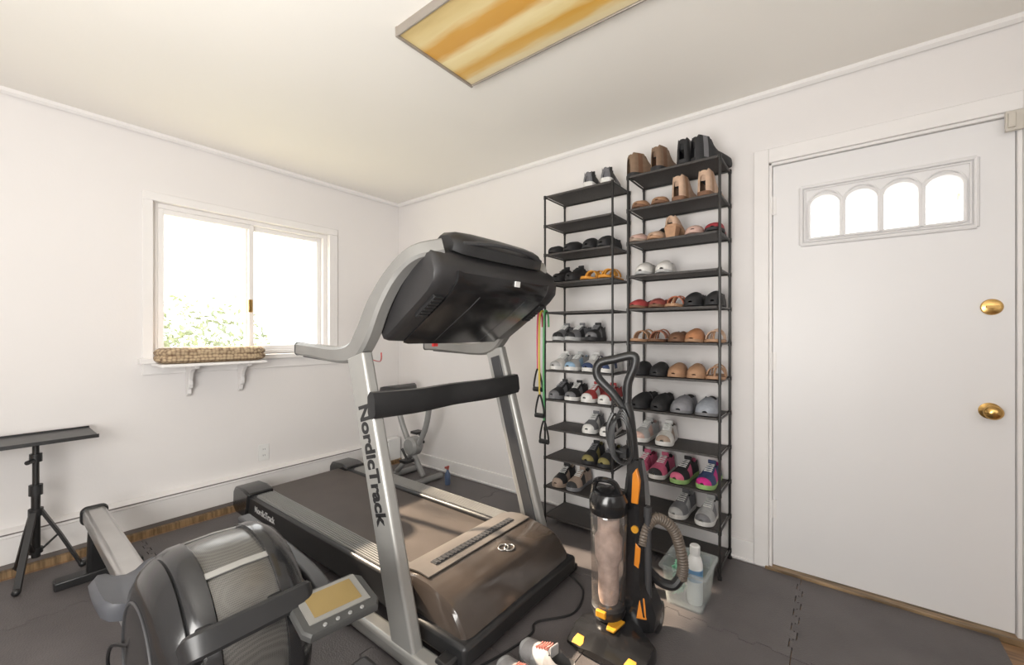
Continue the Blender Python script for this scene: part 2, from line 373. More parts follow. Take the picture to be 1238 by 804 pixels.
for k in range(22): g.box((1.978,-1.325+k*.0227,.255),(2.005,-1.325+k*.0227+.012,.260))
part(hood,'vent_strip',g,M_dark,world=True,label='dark ribbed vent strip')
g=G()
for dx,dy in((-.009,-.010),(.009,.010)):
    g.tube([(2.120+dx+.018*math.cos(t),-1.02+dy+.026*math.sin(t),.2345-(dx+.018*math.cos(t))*.18) for t in [2*math.pi*k/24 for k in range(24)]],.0026,seg=6,closed=True)
part(hood,'emblem',g,M_chrome,world=True,label='interlocked chrome loop emblem')
for y in(YL,YR):
    g=G(); g.sweep([(2.058,y,.03),(1.903,y,.56),(1.748,y,1.09)],.052,lambda f:.128-.012*f)
    up=part(tm,'upright',g,M_silver,world=True,bevel=.004,label='silver painted steel upright')
    g=G(); iy=y+(.028 if y<-1 else -.028)
    g.sweep([(2.060,iy,.05),(1.905,iy,.56),(1.765,iy,1.05)],.01,.06); part(up,'upright_insert',g,M_dark,world=True)
    if y==YL:
        d=V((-.31,0,1.06)).normalized()
        me=textmesh('NordicTrack',.086,.0007,offset=.0032)
        me.transform(frame_matrix(V((1.871,y-.0268,.685)),-d,(1,0,0))); part(up,'lettering',me,M_black,world=True,label='black block lettering reading NordicTrack')
    g=G(); g.sweep([(1.68,y,.035),(2.0,y,.035),(2.24,y,.035)],.07,.06); part(tm,'base_rail',g,M_silver if y==YL else M_black,world=True,bevel=.006)
    for x in(1.69,2.22):
        g=G(); g.box((x-.03,y-.04,0),(x+.03,y+.04,.03)); part(tm,'rubber_foot',g,M_black,world=True,bevel=.006)
g=G(); g.box((2.19,YL,.02),(2.25,YR,.075)); part(tm,'front_crossmember',g,M_black,world=True,bevel=.01)
M_rail=mat('handrail_grey',(.25,.245,.235),.38,metal=.35)
for y,s in((YL+.01,1),(YR,-1)):
    g=G()
    p=sm([(1.185,y+.02*s,1.105),(1.37,y+.01*s,1.098),(1.58,y,1.088),(1.71,y,1.105),(1.79,y,1.18),(1.87,y,1.30),(1.96,y+.01*s,1.405),(2.05,y+.03*s,1.470),(2.12,y+.10*s,1.498)],6)
    g.sweep(p,lambda f:.055+.012*math.sin(f*3.1),lambda f:.060+.032*math.exp(-((f-.50)/.20)**2)); ar=part(tm,'handrail',g,M_rail,world=True,ang=40)
    g=G(); g.sweep([(1.178,y+.02*s,1.105),(1.192,y+.02*s,1.105)],.06,.066); part(ar,'grip_cap',g,M_dark,world=True,bevel=.006)
    g=G(); g.sweep([(1.26,y+.016*s,1.073),(1.50,y+.004*s,1.064)],.04,.012); part(ar,'grip_pad',g,M_dark,world=True)
g=G()
p=sm([(1.860,YL-.028,.905),(1.85,-1.3,.895),(1.82,-1.07,.893),(1.85,-.84,.895),(1.860,YR+.028,.905)],8)
rr=[]
for q in p: rr.append([q+V(o) for o in((.022,0,.048),(.030,0,.03),(.036,0,-.03),(.028,0,-.05),(-.004,0,-.055),(-.014,0,-.03),(-.016,0,.03),(-.002,0,.05))])
g.rings(rr,True); part(tm,'crossbar',g,M_black,world=True,ang=50)
BASE=[(1.80,1.165),(1.815,1.142),(1.85,1.145),(1.97,1.225),(2.08,1.298),(2.130,1.335),(2.166,1.375),(2.172,1.42),(2.15,1.475),(2.11,1.505),(2.06,1.508),(2.00,1.46),(1.90,1.32)]
def csec(y,k,lift=0):
    c=V((2.0,1.34)); out=[]
    for x,z in BASE:
        q=c+(V((x,z))-c)*k; out.append((q.x,y,q.y+lift))
    return out
CS=((-1.462,.84,0),(-1.450,.92,0),(-1.42,.96,0),(-1.28,.99,.0),(-1.07,1.0,.0),(-.86,.99,.0),(-.72,.97,0),(-.668,.93,0),(-.655,.84,0))
g=G(); g.rings([csec(y,k,l) for y,k,l in CS],True)
cs=part(tm,'console',g,mat('console_black',(.026,.025,.026),.38,var=.1),world=True,ang=38,label='black console housing')
g=G(); rr=[]
for y,k in((-1.37,.0),(-1.35,.006),(-1.07,.008),(-.79,.006),(-.77,0)):
    a=[(1.85,1.142),(1.97,1.220),(2.083,1.292),(2.136,1.330),(2.172,1.372),(2.180,1.41)]
    ins=[(1.88,1.18),(1.97,1.245),(2.06,1.31),(2.10,1.35),(2.12,1.38),(2.13,1.41)]
    rr.append([(x+k,y,z-k) for x,z in a]+[(x,y,z) for x,z in reversed(ins)])
g.rings(rr,True); bp_=part(cs,'console_back_panel',g,mat('satin_black_panel',(.012,.0115,.012),.2),world=True,ang=38,label='glossy black panel')
for y in(-1.22,-.92):
    g=G(); g.tube([(1.86,y,1.140),(1.975,y,1.214),(2.09,y,1.286),(2.143,y,1.324)],.0028,seg=6)
    part(cs,'panel_seam',g,M_dark,world=True)
for y in(-1.408,-.722):
    g=G(); M=frame_matrix((2.06,y,1.287),(0,1,0),(.6,0,.40))
    g.box((-.025,-.07,-.02),(.025,.06,.010),M)
    for k in range(6): g.box((-.022,-.06+k*.019,.009),(.022,-.05+k*.019,.014),M)
    part(cs,'speaker_grille',g,M_black,world=True,bevel=.003)
g=G(); M=frame_matrix((2.192,-1.03,1.390),(0,1,0),(.13,0,1)); g.box((-.016,-.012,-.006),(.016,.012,.0),M); part(cs,'sticker',g,M_white,world=True)
g=G(); rr=[]
for y,k in((-1.36,.60),(-1.33,.90),(-1.25,1),(-1.07,1.03),(-.89,1),(-.81,.90),(-.78,.60)):
    c=V((2.085,1.52)); rr.append([(c.x+(x-c.x)*k,y,c.y+(z-c.y)*k) for x,z in((2.00,1.49),(2.165,1.475),(2.175,1.515),(2.155,1.55),(2.12,1.575),(2.05,1.582),(2.01,1.555))])
g.rings(rr,True); tl=part(cs,'tablet_holder',g,M_black,world=True,ang=40)
g=G(); g.tube(sm([(2.160,-1.33,1.52),(2.182,-1.2,1.533),(2.186,-1.07,1.538),(2.182,-.94,1.533),(2.160,-.81,1.52)],5),.008,seg=8); part(tl,'holder_lip',g,M_dark,world=True)
g=G(); M=frame_matrix((1.965,-1.07,1.36),(0,-1,0),(.56,0,.83)); g.box((-.30,-.16,-.01),(.30,.14,.03),M); part(cs,'console_face',g,M_blackg,world=True,bevel=.01,label='black display face with screen')
g=G(); g.ball((1.81,-1.16,1.138),(.012,.012,.008)); g.box((1.803,-1.172,1.120),(1.817,-1.148,1.136)); part(tm,'safety_key',g,mat('red_plastic',(.6,.03,.03),.35),world=True)
g=G(); g.tube(sm([(1.80,-1.44,1.10),(1.77,-1.42,1.07),(1.72,-1.40,1.06),(1.64,-1.40,1.07),(1.60,-1.44,1.09)],5),.0025,seg=6); part(tm,'safety_cord',g,MC['red_plastic'],world=True)
g=G(); g.tube(sm([(2.26,-.72,.03),(2.36,-.76,.006),(2.40,-.92,.006),(2.31,-1.06,.006),(2.33,-1.13,.006),(2.30,-1.3,.006),(2.2,-1.60,.006)],8),.005,seg=6); part(tm,'power_cord',g,M_black,world=True)

# ================================================================= ROWER
RYc=-2.10
rw=thing('rowing_machine','black air rowing machine with silver rail and perforated flywheel cage','rowing machine',(1.3,RYc,0))
g=G(); g.sweep([(.40,RYc,.29),(1.72,RYc,.26)],.085,.07); part(rw,'seat_rail',g,M_chrome,world=True,bevel=.006,label='brushed aluminium seat rail')
g=G(); g.sweep([(.375,RYc,.291),(.405,RYc,.29)],.10,.09); part(rw,'rail_end_cap',g,M_black,world=True,bevel=.01)
g=G(); g.sweep([(.50,RYc,.26),(.44,RYc,.04)],.07,.05); g.box((.40,-2.24,0),(.47,-1.93,.04)); part(rw,'rear_leg',g,M_black,world=True,bevel=.01)
g=G(); sec=[]
for x,w,z in((1.30,.06,.330),(1.31,.085,.338),(1.35,.10,.342),(1.42,.10,.338),(1.50,.095,.332),(1.535,.08,.328),(1.545,.05,.32)):
    sec.append([(x,-2.135+w*c,z+.016*abs(c)**2+q) for c,q in((-1,0),(-.85,.018),(-.4,.006),(0,.0),(.4,.006),(.85,.018),(1,0),(.95,-.035),(0,-.045),(-.95,-.035))])
g.rings(sec,True); st=part(rw,'seat',g,mat('slate_grey_seat',(.085,.088,.10),.45),world=True,ang=60,label='slate grey moulded seat')
g=G(); g.box((1.33,-2.17,.225),(1.51,-2.03,.31)); part(st,'seat_carriage',g,M_grey,world=True,bevel=.01)
cx,cz=1.85,.31
def ringx(y,r,n=56): return [(cx+r*math.cos(2*math.pi*k/n),y,cz+r*math.sin(2*math.pi*k/n)) for k in range(n)]
M_shell=mat('satin_black_shell',(.017,.017,.018),.2,var=.1,coat=.3)
g=G(); g.rings([ringx(y,r) for y,r in((-2.208,.10),(-2.205,.16),(-2.195,.205),(-2.178,.235),(-2.155,.256),(-2.150,.250),(-2.145,.260),(-2.120,.271),(-2.095,.273),(-2.09,.250))],True); part(rw,'flywheel_shell',g,M_shell,world=True,ang=40)
g=G(); g.tube([(x,-2.204,z) for x,_,z in ringx(0,.165)],.004,seg=6,closed=True); part(rw,'shell_ridge',g,M_dark,world=True)
def cagemat():
    m=mat('perforated_silver_cage',(.40,.395,.38),.3,metal=.65); nt=m.node_tree; b=nt.nodes['Principled BSDF']
    tc=nt.nodes.new('ShaderNodeTexCoord'); v=nt.nodes.new('ShaderNodeTexVoronoi'); v.inputs['Scale'].default_value=280; v.inputs['Randomness'].default_value=.0
    nt.links.new(tc.outputs['Object'],v.inputs['Vector']); r=nt.nodes.new('ShaderNodeValToRGB'); r.color_ramp.elements[0].color=(.10,.097,.092,1); r.color_ramp.elements[1].color=(.19,.185,.175,1)
    r.color_ramp.elements[0].position=.3; r.color_ramp.elements[1].position=.5; nt.links.new(v.outputs['Distance'],r.inputs['Fac']); nt.links.new(r.outputs[0],b.inputs['Base Color']); return m
g=G(); g.rings([ringx(y,r) for y,r in((-2.09,.262),(-2.06,.266),(-2.01,.268),(-1.96,.266),(-1.93,.262))],True); part(rw,'flywheel_cage',g,cagemat(),world=True,ang=50,label='silver perforated flywheel cage')
g=G(); g.rings([ringx(y,r) for y,r in((-1.945,.250),(-1.945,.275),(-1.920,.277),(-1.900,.268),(-1.875,.25),(-1.855,.20),(-1.850,.1))],True); part(rw,'flywheel_shell',g,M_shell,world=True,ang=40)
for t in(62,115):
    a=math.radians(t); g=G(); g.sweep([(cx+r*math.cos(a),y,cz+r*math.sin(a)) for y,r in((-2.095,.268),(-2.01,.272),(-1.94,.268))],.018,.005,side=(-math.sin(a),0,math.cos(a)))
    part(rw,'cage_rib',g,M_silver,world=True)
g=G(); g.rings([[(x,y,z) for y,z in((-2.08-w,z0),(-2.08+w,z0),(-2.08+w,z1),(-2.08-w,z1))] for x,w,z0,z1 in((1.56,.06,.20,.30),(1.65,.08,.16,.34),(1.75,.10,.12,.42))],True); part(rw,'rower_body',g,M_dark,world=True,bevel=.02)
ha=math.radians(30); hx,hz=cx+.305*math.cos(ha),cz+.305*math.sin(ha)
g=G(); g.sweep(sm([(hx-.03,-2.155,hz-.03),(hx-.008,-2.15,hz-.005),(hx,-2.125,hz),(hx,-2.03,hz),(hx,-1.925,hz),(hx-.008,-1.90,hz-.005),(hx-.03,-1.895,hz-.03)],5),.060,.042,side=(-.5,0,.86)); part(rw,'pull_handle',g,M_black,world=True,ang=40,label='black rubber pull handle')
for y in(-2.12,-1.96):
    g=G(); g.box((cx+.262*math.cos(ha)-.02,y-.02,hz-.035),(hx-.005,y+.02,hz+.012)); part(rw,'handle_cradle',g,M_black,world=True,bevel=.008)
g=G(); M=frame_matrix((1.55,-1.90,.20),(0,-1,0),(.45,0,.89)); g.box((-.05,-.14,-.012),(.05,.11,.012),M); g.box((-.05,-.15,0),(.05,-.13,.05),M)
fp=part(rw,'footplate',g,M_black,world=True,bevel=.008)
g=G(); g.tube([M@V(p) for p in((-.053,.0,0),(-.045,.0,.06),(0,0,.075),(.045,0,.06),(.053,0,0))],.012,seg=8,flat=.3); part(fp,'foot_strap',g,M_dark,world=True)
g=G(); g.box((1.93,-2.30,0),(2.0,-1.72,.05)); g.sweep([(1.75,-2.03,.14),(1.96,-2.03,.03)],.12,.07); part(rw,'front_foot',g,M_black,world=True,bevel=.012)
g=G(); g.box((2.03,-1.93,.02),(2.16,-1.66,.12)); part(rw,'base_cover',g,M_dark,world=True,bevel=.02)
g=G(); g.sweep(sm([(1.40,-1.80,.44),(1.75,-1.80,.43),(1.98,-1.81,.42),(2.10,-1.83,.41)],4),.045,.03); g.cyl((1.75,-1.90,.38),(1.75,-1.80,.42),.015); part(rw,'monitor_arm',g,M_dark,world=True,bevel=.004)
M=frame_matrix((2.185,-1.855,.432),(.10,1,-.02),(-.97,.10,.20))
g=G(); g.rings([[M@V((x*k*.90,y*k*.95,z)) for x,y in((-.10,-.075),(.10,-.075),(.115,-.05),(.115,.06),(.09,.085),(-.09,.085),(-.115,.06),(-.115,-.05))] for z,k in((-.018,.85),(-.006,1),(.008,1),(.014,.95))],True)
mo=part(rw,'monitor',g,mat('monitor_grey',(.055,.055,.054),.4),world=True,ang=40,label='dark grey performance monitor')
g=G(); g.box((-.082,-.040,.012),(.082,.070,.0165),M); bz=part(mo,'monitor_bezel',g,mat('silver_bezel',(.22,.215,.20),.35),world=True)
g=G(); g.box((-.064,-.025,.0155),(.064,.058,.0175),M); part(mo,'lcd_screen',g,mat('amber_lcd',(.24,.17,.065),.25),world=True,label='amber LCD screen')
for k in range(4):
    g=G(); g.lathe(M@V((-.05+k*.033,-.057,.012)),[(.006,0),(.005,.005)],axis=M.to_3x3()@V((0,0,1)),seg=10); part(mo,'monitor_button',g,M_grey,world=True)
g=G(); g.tube(sm([(1.66,-2.19,.10),(1.60,-2.22,.20),(1.66,-2.225,.30),(1.75,-2.205,.33)],6),.005,seg=6); part(rw,'sensor_cable',g,M_black,world=True)

# ================================================================= TRIPOD STAND
cx0,cy0=.22,-2.28
tp=thing('tripod_stand','black tripod stand with flat laptop tray','tripod stand',(cx0,cy0,0))
g=G(); g.cyl((cx0,cy0,.10),(cx0,cy0,.42),.016); g.cyl((cx0,cy0,.40),(cx0,cy0,.66),.012); part(tp,'pole',g,M_metalblk,world=True)
for z0,z1,r in((.40,.45,.024),(.30,.335,.026),(.12,.145,.024),(.56,.60,.022)):
    g=G(); g.cyl((cx0,cy0,z0),(cx0,cy0,z1),r); part(tp,'collar',g,M_black,world=True)
g=G(); g.cyl((cx0,cy0,.57),(cx0+.05,cy0-.03,.57),.01); part(tp,'clamp_knob',g,M_black,world=True)
for a in(76,-25,200):
    a=math.radians(a); dx,dy=math.cos(a),math.sin(a)
    g=G(); side=(-dy,dx,0)
    g.sweep([(cx0+.02*dx,cy0+.02*dy,.318),(cx0+.08*dx,cy0+.08*dy,.19),(cx0+.155*dx,cy0+.155*dy,.012)],.026,.012,side=side)
    lg=part(tp,'leg',g,M_metalblk,world=True)
    g=G(); g.sweep([(cx0+.018*dx,cy0+.018*dy,.132),(cx0+.078*dx,cy0+.078*dy,.195)],.018,.008,side=side); part(lg,'leg_brace',g,M_metalblk,world=True)
    g=G(); g.ball((cx0+.158*dx,cy0+.158*dy,.016),.016,10,6); part(lg,'rubber_tip',g,M_black,world=True)
g=G(); Mt=Matrix.Translation(V((cx0,cy0-.02,.662))); g.box((-.15,-.22,0),(.15,.22,.010),Mt)
for lo,hi in(((-.15,-.22,.008),(-.145,.22,.018)),((.145,-.22,.008),(.15,.22,.018))): g.box(lo,hi,Mt)
part(tp,'tray',g,M_black,world=True,bevel=.002)

# ================================================================= PERCH + CUSHION
pc=thing('window_perch','white wooden perch shelf on scroll brackets under the window','shelf',(0.017,-1.5,.97))
g=G(); g.box((.062,-1.82,.985),(.29,-1.27,1.003)); part(pc,'shelf_board',g,M_trim,world=True,bevel=.004)
for y in(-1.63,-1.34):
    g=G(); p2=[(.018,.985),(.20,.985),(.20,.965),(.13,.955),(.09,.925),(.07,.885),(.078,.86),(.07,.835),(.048,.83),(.045,.80),(.03,.785),(.018,.78)]
    g.prism([(x,y-.012,z) for x,z in p2],(0,.024,0)); part(pc,'scroll_bracket',g,M_trim,world=True,bevel=.003)
def weave():
    m=mat('woven_yarn',(.42,.33,.22),.9); nt=m.node_tree; b=nt.nodes['Principled BSDF']
    tc=nt.nodes.new('ShaderNodeTexCoord'); v=nt.nodes.new('ShaderNodeTexVoronoi'); v.inputs['Scale'].default_value=52; v.inputs['Randomness'].default_value=.5
    nt.links.new(tc.outputs['Object'],v.inputs['Vector']); r=nt.nodes.new('ShaderNodeValToRGB'); e=r.color_ramp.elements; e[0].color=(.52,.40,.26,1); e[1].color=(.15,.09,.055,1); e[0].position=.3;e[1].position=.8
    nt.links.new(v.outputs['Distance'],r.inputs['Fac']); nt.links.new(r.outputs[0],b.inputs['Base Color'])
    bp=nt.nodes.new('ShaderNodeBump'); bp.inputs['Strength'].default_value=.8; bp.inputs['Distance'].default_value=.006; bp.invert=True; nt.links.new(v.outputs['Distance'],bp.inputs['Height']); nt.links.new(bp.outputs[0],b.inputs['Normal']); return m
g=G()
def rrect(k,z,x0=.063,x1=.295,y0=-1.83,y1=-1.25,n=8):
    out=[]; mx,my=(x0+x1)/2,(y0+y1)/2; hx_,hy_=(x1-x0)/2-k,(y1-y0)/2-k; r=min(.105,hx_-.001)
    for sx,sy,a0 in((1,1,0),(-1,1,90),(-1,-1,180),(1,-1,270)):
        for i in range(n+1):
            a=math.radians(a0+90*i/n); out.append((mx+sx*(hx_-r)+r*math.cos(a),my+sy*(hy_-r)+r*math.sin(a),z))
    return out
g.rings([rrect(k,z) for k,z in((.04,1.004),(.014,1.010),(.002,1.022),(0,1.036),(.004,1.046),(.008,1.050),(.003,1.057),(0,1.068),(.008,1.082),(.022,1.092),(.04,1.094),(.055,1.090),(.06,1.088))],True)
solo('woven_cushion',g,weave(),'tan and brown woven crochet cushion on the window perch','cushion')

# ================================================================= SHOE RACKS
TZ=[.045+.1803*i for i in range(12)]
def rack(x0,x1,label):
    r=thing('shoe_rack',label,'shoe rack',((x0+x1)/2,-.15,0),group='tall metal shoe racks')
    yf,yb=-.275,-.035
    for x in(x0,x1):
        for y in(yf,yb):
            g=G(); g.cyl((x,y,0),(x,y,TZ[-1]+.01),.0065,seg=10)
            for z in TZ: g.cyl((x,y,z-.012),(x,y,z+.009),.009,seg=10)
            g.cyl((x,y,0),(x,y,.012),.011,seg=10)
            part(r,'post',g,M_metalblk,world=True)
    for z in TZ:
        g=G()
        for y in(yf,yb): g.cyl((x0,y,z),(x1,y,z),.005,seg=8)
        for x in(x0,x1): g.cyl((x,yf,z),(x,yb,z),.005,seg=8)
        g.mi=1
        g.box((x0+.008,yf,z+.003),(x1-.008,yb,z+.006)); g.box((x0+.012,yf-.006,z-.005),(x1-.012,yf+.004,z+.006)) 
        part(r,'shelf',g,[M_metalblk,M_rackfab],world=True)
    return r
rack(1.835,2.285,'tall black metal shoe rack with mesh shelves beside the treadmill')
rack(2.375,2.832,'tall black metal shoe rack with mesh shelves beside the door')

# shoes ------------------------------------------------------------
def interp(cp,s):
    for (a,b),(c,d) in zip(cp,cp[1:]):
        if s<=c: return b+(d-b)*((s-a)/(c-a) if c>a else 0)
    return cp[-1][1]
WID=[(0,.30),(.02,.50),(.07,.68),(.18,.74),(.4,.76),(.55,.86),(.7,1.0),(.82,.96),(.92,.74),(.97,.5),(1,.22)]
HT={'sneaker':([(0,.45),(.04,.80),(.12,.74),(.25,.64),(.36,.84),(.44,.86),(.6,.62),(.8,.45),(.93,.36),(1,.12)],.088,(.05,.36)),
    'boot':([(0,.72),(.012,.86),(.035,.95),(.06,1.0),(.35,1.0),(.40,.93),(.46,.76),(.55,.58),(.75,.42),(.93,.32),(1,.10)],.112,(.05,.34)),
    'flat':([(0,.7),(.04,1.0),(.3,.6),(.58,.55),(.68,.95),(.82,.75),(.94,.5),(1,.12)],.048,(.05,.64)),
    'slipper':([(0,.06),(.30,.08),(.42,.9),(.55,1.0),(.8,.8),(.94,.5),(1,.12)],.062,(.9,.9)),
    'fluffy':([(0,.65),(.05,.9),(.30,.75),(.42,1.0),(.6,1.0),(.8,.8),(.94,.5),(1,.15)],.068,(.06,.38))}
SN=[0,.012,.035,.06,.10,.16,.22,.28,.33,.38,.44,.5,.57,.65,.73,.81,.88,.93,.97,.99,1.0]
def shoe(kind,main,accent,solec,L=.25,W=.092,heel=0.0,label='',loc=(0,0,0),rot=0,group=None,lace=None):
    nm={'boot':'ankle_boot','sandal':'sandal','flat':'flat_shoe','slipper':'slipper','fluffy':'slipper','sneaker':'sneaker'}[kind]
    r=thing(nm,label,'boot' if kind=='boot' else 'shoe',loc,rot,group)
    t=.022 if kind=='sneaker' else (.014 if kind!='boot' else .02)
    zb=lambda s: heel*(1 if s<.3 else max(0,1-(s-.3)/.35)) + (.006*max(0,(s-.85)/.15))
    w=lambda s: interp(WID,s)*W/2
    X=lambda s:(s-.5)*L
    def cm_(c,rough=.7): 
        n='shoe_%d_%d_%d'%tuple(int(q*100) for q in c); return mat(n,c,rough,var=.12,scale=40,bump=.15,bscale=200)
    g=G(); rr=[]
    for s in SN:
        ww=w(s)*1.04; b=zb(s); tt=t*(1.15 if s<.35 and kind=='sneaker' else 1)
        rr.append([(X(s),-ww*.94,b),(X(s),-ww,b+tt*.5),(X(s),-ww*.97,b+tt),(X(s),ww*.97,b+tt),(X(s),ww,b+tt*.5),(X(s),ww*.94,b)])
    g.rings(rr,True)
    if heel>0.01: g.rings([[(X(a),-w(.1)*k,z),(X(b),-w(.1)*k,z),(X(b),w(.1)*k,z),(X(a),w(.1)*k,z)] for z,a,b,k in((0,.03,.22,.7),(heel+.002,.01,.28,.92))],True)
    part(r,'sole',g,cm_(solec))
    if kind=='sandal':
        for s0,lean in((.60,0),(.28,.3)):
            g=G(); pts=[]
            for k in range(9):
                th=math.pi*k/8
                pts.append((X(s0)+lean*.03*math.sin(th),-w(s0)*1.0*math.cos(th),t+.004+(.042 if lean==0 else .05)*math.sin(th)))
            g.sweep(pts,.05 if lean==0 else .018,.006,side=(1,0,0)); part(r,'strap',g,cm_(main))
        g=G(); g.tube([(X(.9),0,t+.002),(X(.8),0,t+.03),(X(.62),0,t+.046)],.005,seg=6); part(r,'toe_strap',g,cm_(accent))
        return r
    cp,hm,(oa,ob)=HT[kind]; K=12
    rr=[]
    for s in SN:
        ww=w(s); b=zb(s)+t*.9; h=interp(cp,s)*hm; row=[]
        ex=.65 if kind!='boot' else (.16 if s<.37 else .16+.49*min(1,(s-.37)/.2))
        for k in range(K+1):
            th=math.pi*k/K; sn=math.sin(th)**ex if 0<k<K else 0; z=b+h*sn; y=-ww*math.cos(th)*(1-.10*sn)
            if kind=='sneaker': y*=(1-.12*sn*(1 if s<.5 else 0))
            if kind=='boot' and s<.4 and k in(1,11): z=b+h*.55; y*=1.04
            if kind=='boot' and s<.4 and k in(2,10): z=b+h*.92
            if oa<s<ob:
                if k in(3,9): z=b+h; y=-ww*math.cos(th)*1.02
                if 4<=k<=8: z=b+.012 if kind!='boot' else b+h*.5
            row.append((X(s),y,z))
        rr.append(row)
    g=G(); g.rings(rr,False,closed=False)
    g.bm.faces.ensure_lookup_table(); i=0
    for a in range(len(SN)-1):
        s=(SN[a]+SN[a+1])/2
        for k in range(K):
            f=g.bm.faces[i]; i+=1
            if oa<=s<=ob and 3<=k<=8: f.material_index=2
            elif kind=='sneaker' and (s>.88 or s<.08 or (.45<s<.62 and (k<3 or k>8))): f.material_index=1
            elif kind=='boot' and .16<s<.28 and(k<3 or k>8): f.material_index=1
            elif kind in('slipper','fluffy') and .36<s<.46: f.material_index=1
    o=part(r,'upper',g,[cm_(main),cm_(accent),M_lining],ang=80)
    if kind=='sneaker':
        g=G()
        for k in range(5):
            s=.42+.05*k; z=zb(s)+t*.9+interp(cp,s)*hm+.001
            g.cyl((X(s),-.018,z-.004),(X(s)+.004,.018,z),.0028,seg=6); g.cyl((X(s),0.018,z-.004),(X(s)+.004,-.018,z),.0028,seg=6)
        part(r,'laces',g,cm_(lace) if lace else M_lace)
        g=G(); g.box((X(.33),-.02,.075),(X(.36),.02,.112)); part(r,'tongue',g,cm_(main),bevel=.004)
    return r

BK=(.02,.02,.022); GY=(.16,.16,.17); LG=(.40,.40,.40); WH=(.66,.65,.63); TAN=(.38,.22,.13); BR=(.16,.08,.045); BEI=(.52,.36,.26); RED=(.36,.05,.05); PK=(.56,.12,.21); OR=(.66,.30,.04); NV=(.03,.05,.12); PINK=(.53,.36,.31); GRN=(.26,.42,.15); TAUP=(.33,.25,.2); SK=(.25,.38,.52)
D=-math.pi/2
def place(rk,tier,items,grp):
    x0=1.835 if rk==0 else 2.380
    side='beside the treadmill' if rk==0 else 'beside the door'
    for it in items:
        (f,kind,main,acc,sole,lab)=it[:6]; kw=it[6] if len(it)>6 else {}
        da=kw.pop('a',0); dy=kw.pop('dy',0)
        shoe(kind,main,acc,sole,label=lab+' on the rack '+side,loc=(x0+.45*f,-.160+dy,TZ[tier]+.0068),rot=D+math.radians(da),group=grp,**kw)
A=lambda a,**k:dict(a=a,**k)
GL='shoes on the rack beside the treadmill'; GR='shoes on the rack beside the door'
place(0,11,[(.62,'sneaker',BK,GY,WH,'black sneaker with white sole',A(188)),(.86,'sneaker',BK,GY,WH,'black sneaker with white sole',A(190))],GL)
place(0,9,[(.15,'flat',BK,BK,BK,'black low slip-on shoe',A(-12)),(.38,'slipper',BK,GY,BK,'black slide slipper',A(-8)),(.62,'fluffy',BK,BK,BK,'black soft slipper',A(5)),(.85,'fluffy',BK,BK,BK,'black soft slipper',A(0))],GL)
place(0,8,[(.16,'sneaker',BK,BK,BK,'black leather lace-up shoe',A(5,lace=BK)),(.38,'sneaker',BK,BK,BK,'black leather lace-up shoe',A(0,lace=BK)),(.64,'sandal',OR,OR,(.62,.26,.03),'orange slide sandal',A(-8)),(.87,'sandal',OR,OR,(.62,.26,.03),'orange slide sandal',A(0))],GL)
place(0,6,[(.16,'sneaker',GY,BK,LG,'grey sneaker with dark toe',A(5)),(.39,'sneaker',GY,BK,LG,'grey sneaker with dark toe',A(-5)),(.65,'sneaker',BK,GY,BK,'black trainer',A(8,lace=GY))],GL)
place(0,5,[(.14,'sneaker',WH,LG,WH,'white sneaker with grey trim',A(0)),(.37,'sneaker',LG,SK,WH,'grey sneaker with blue panels',A(0)),(.62,'sneaker',WH,NV,WH,'white sneaker with navy panels',A(4)),(.86,'sneaker',WH,NV,WH,'white sneaker with navy panels',A(0))],GL)
place(0,4,[(.12,'sneaker',BK,GY,GY,'black running shoe with grey sole',A(0,lace=GY)),(.36,'sneaker',BK,GY,WH,'black running shoe with white sole',A(4)),(.62,'sneaker',RED,WH,WH,'red sneaker with white toe',A(0)),(.86,'sneaker',RED,WH,WH,'red sneaker with white toe',A(0))],GL)
place(0,3,[(.62,'sneaker',GY,WH,WH,'grey sneaker with white toe cap',A(6)),(.87,'sneaker',BK,WH,WH,'black sneaker with white toe cap',A(6))],GL)
place(0,2,[(.62,'sneaker',BK,(.2,.17,.06),BK,'black sneaker with yellow trim',A(4,lace=GY)),(.86,'sneaker',BK,(.2,.17,.06),BK,'black sneaker with yellow trim',A(0,lace=GY))],GL)
place(0,1,[(.16,'sneaker',BK,TAUP,TAUP,'black sneaker with taupe sole',A(4)),(.40,'sneaker',TAUP,BK,GY,'taupe sneaker with black trim',A(0))],GL)
BB=(.20,.13,.085)
place(1,11,[(.13,'boot',BB,BR,BK,'brown suede ankle boot',A(150)),(.38,'boot',BB,BR,BK,'brown suede ankle boot',A(165)),(.63,'boot',BK,GY,BK,'black leather ankle boot',A(178,W=.088)),(.87,'boot',BK,GY,BK,'black leather ankle boot',A(150,W=.088))],GR)
place(1,10,[(.12,'flat',TAN,BR,BR,'tan leather loafer',A(-5)),(.34,'flat',TAN,BR,BR,'tan leather loafer',A(0)),(.60,'boot',BEI,TAN,BR,'beige suede ankle boot',A(172)),(.86,'boot',BEI,TAN,BR,'beige suede ankle boot',A(176))],GR)
place(1,9,[(.11,'flat',PINK,TAUP,TAUP,'blush pink flat shoe',A(-12)),(.31,'flat',BEI,PINK,TAN,'beige high-heeled pump',A(-6,heel=.05)),(.51,'flat',BEI,PINK,TAN,'beige high-heeled pump',A(176,heel=.05)),(.71,'flat',PINK,PINK,PINK,'blush pink flat shoe',A(5)),(.92,'flat',(.3,.03,.04),BK,BK,'dark red flat shoe',A(3))],GR)
place(1,8,[(.14,'fluffy',WH,WH,LG,'white fluffy slipper',A(0,L=.24)),(.37,'fluffy',WH,WH,LG,'white fluffy slipper',A(5,L=.24))],GR)
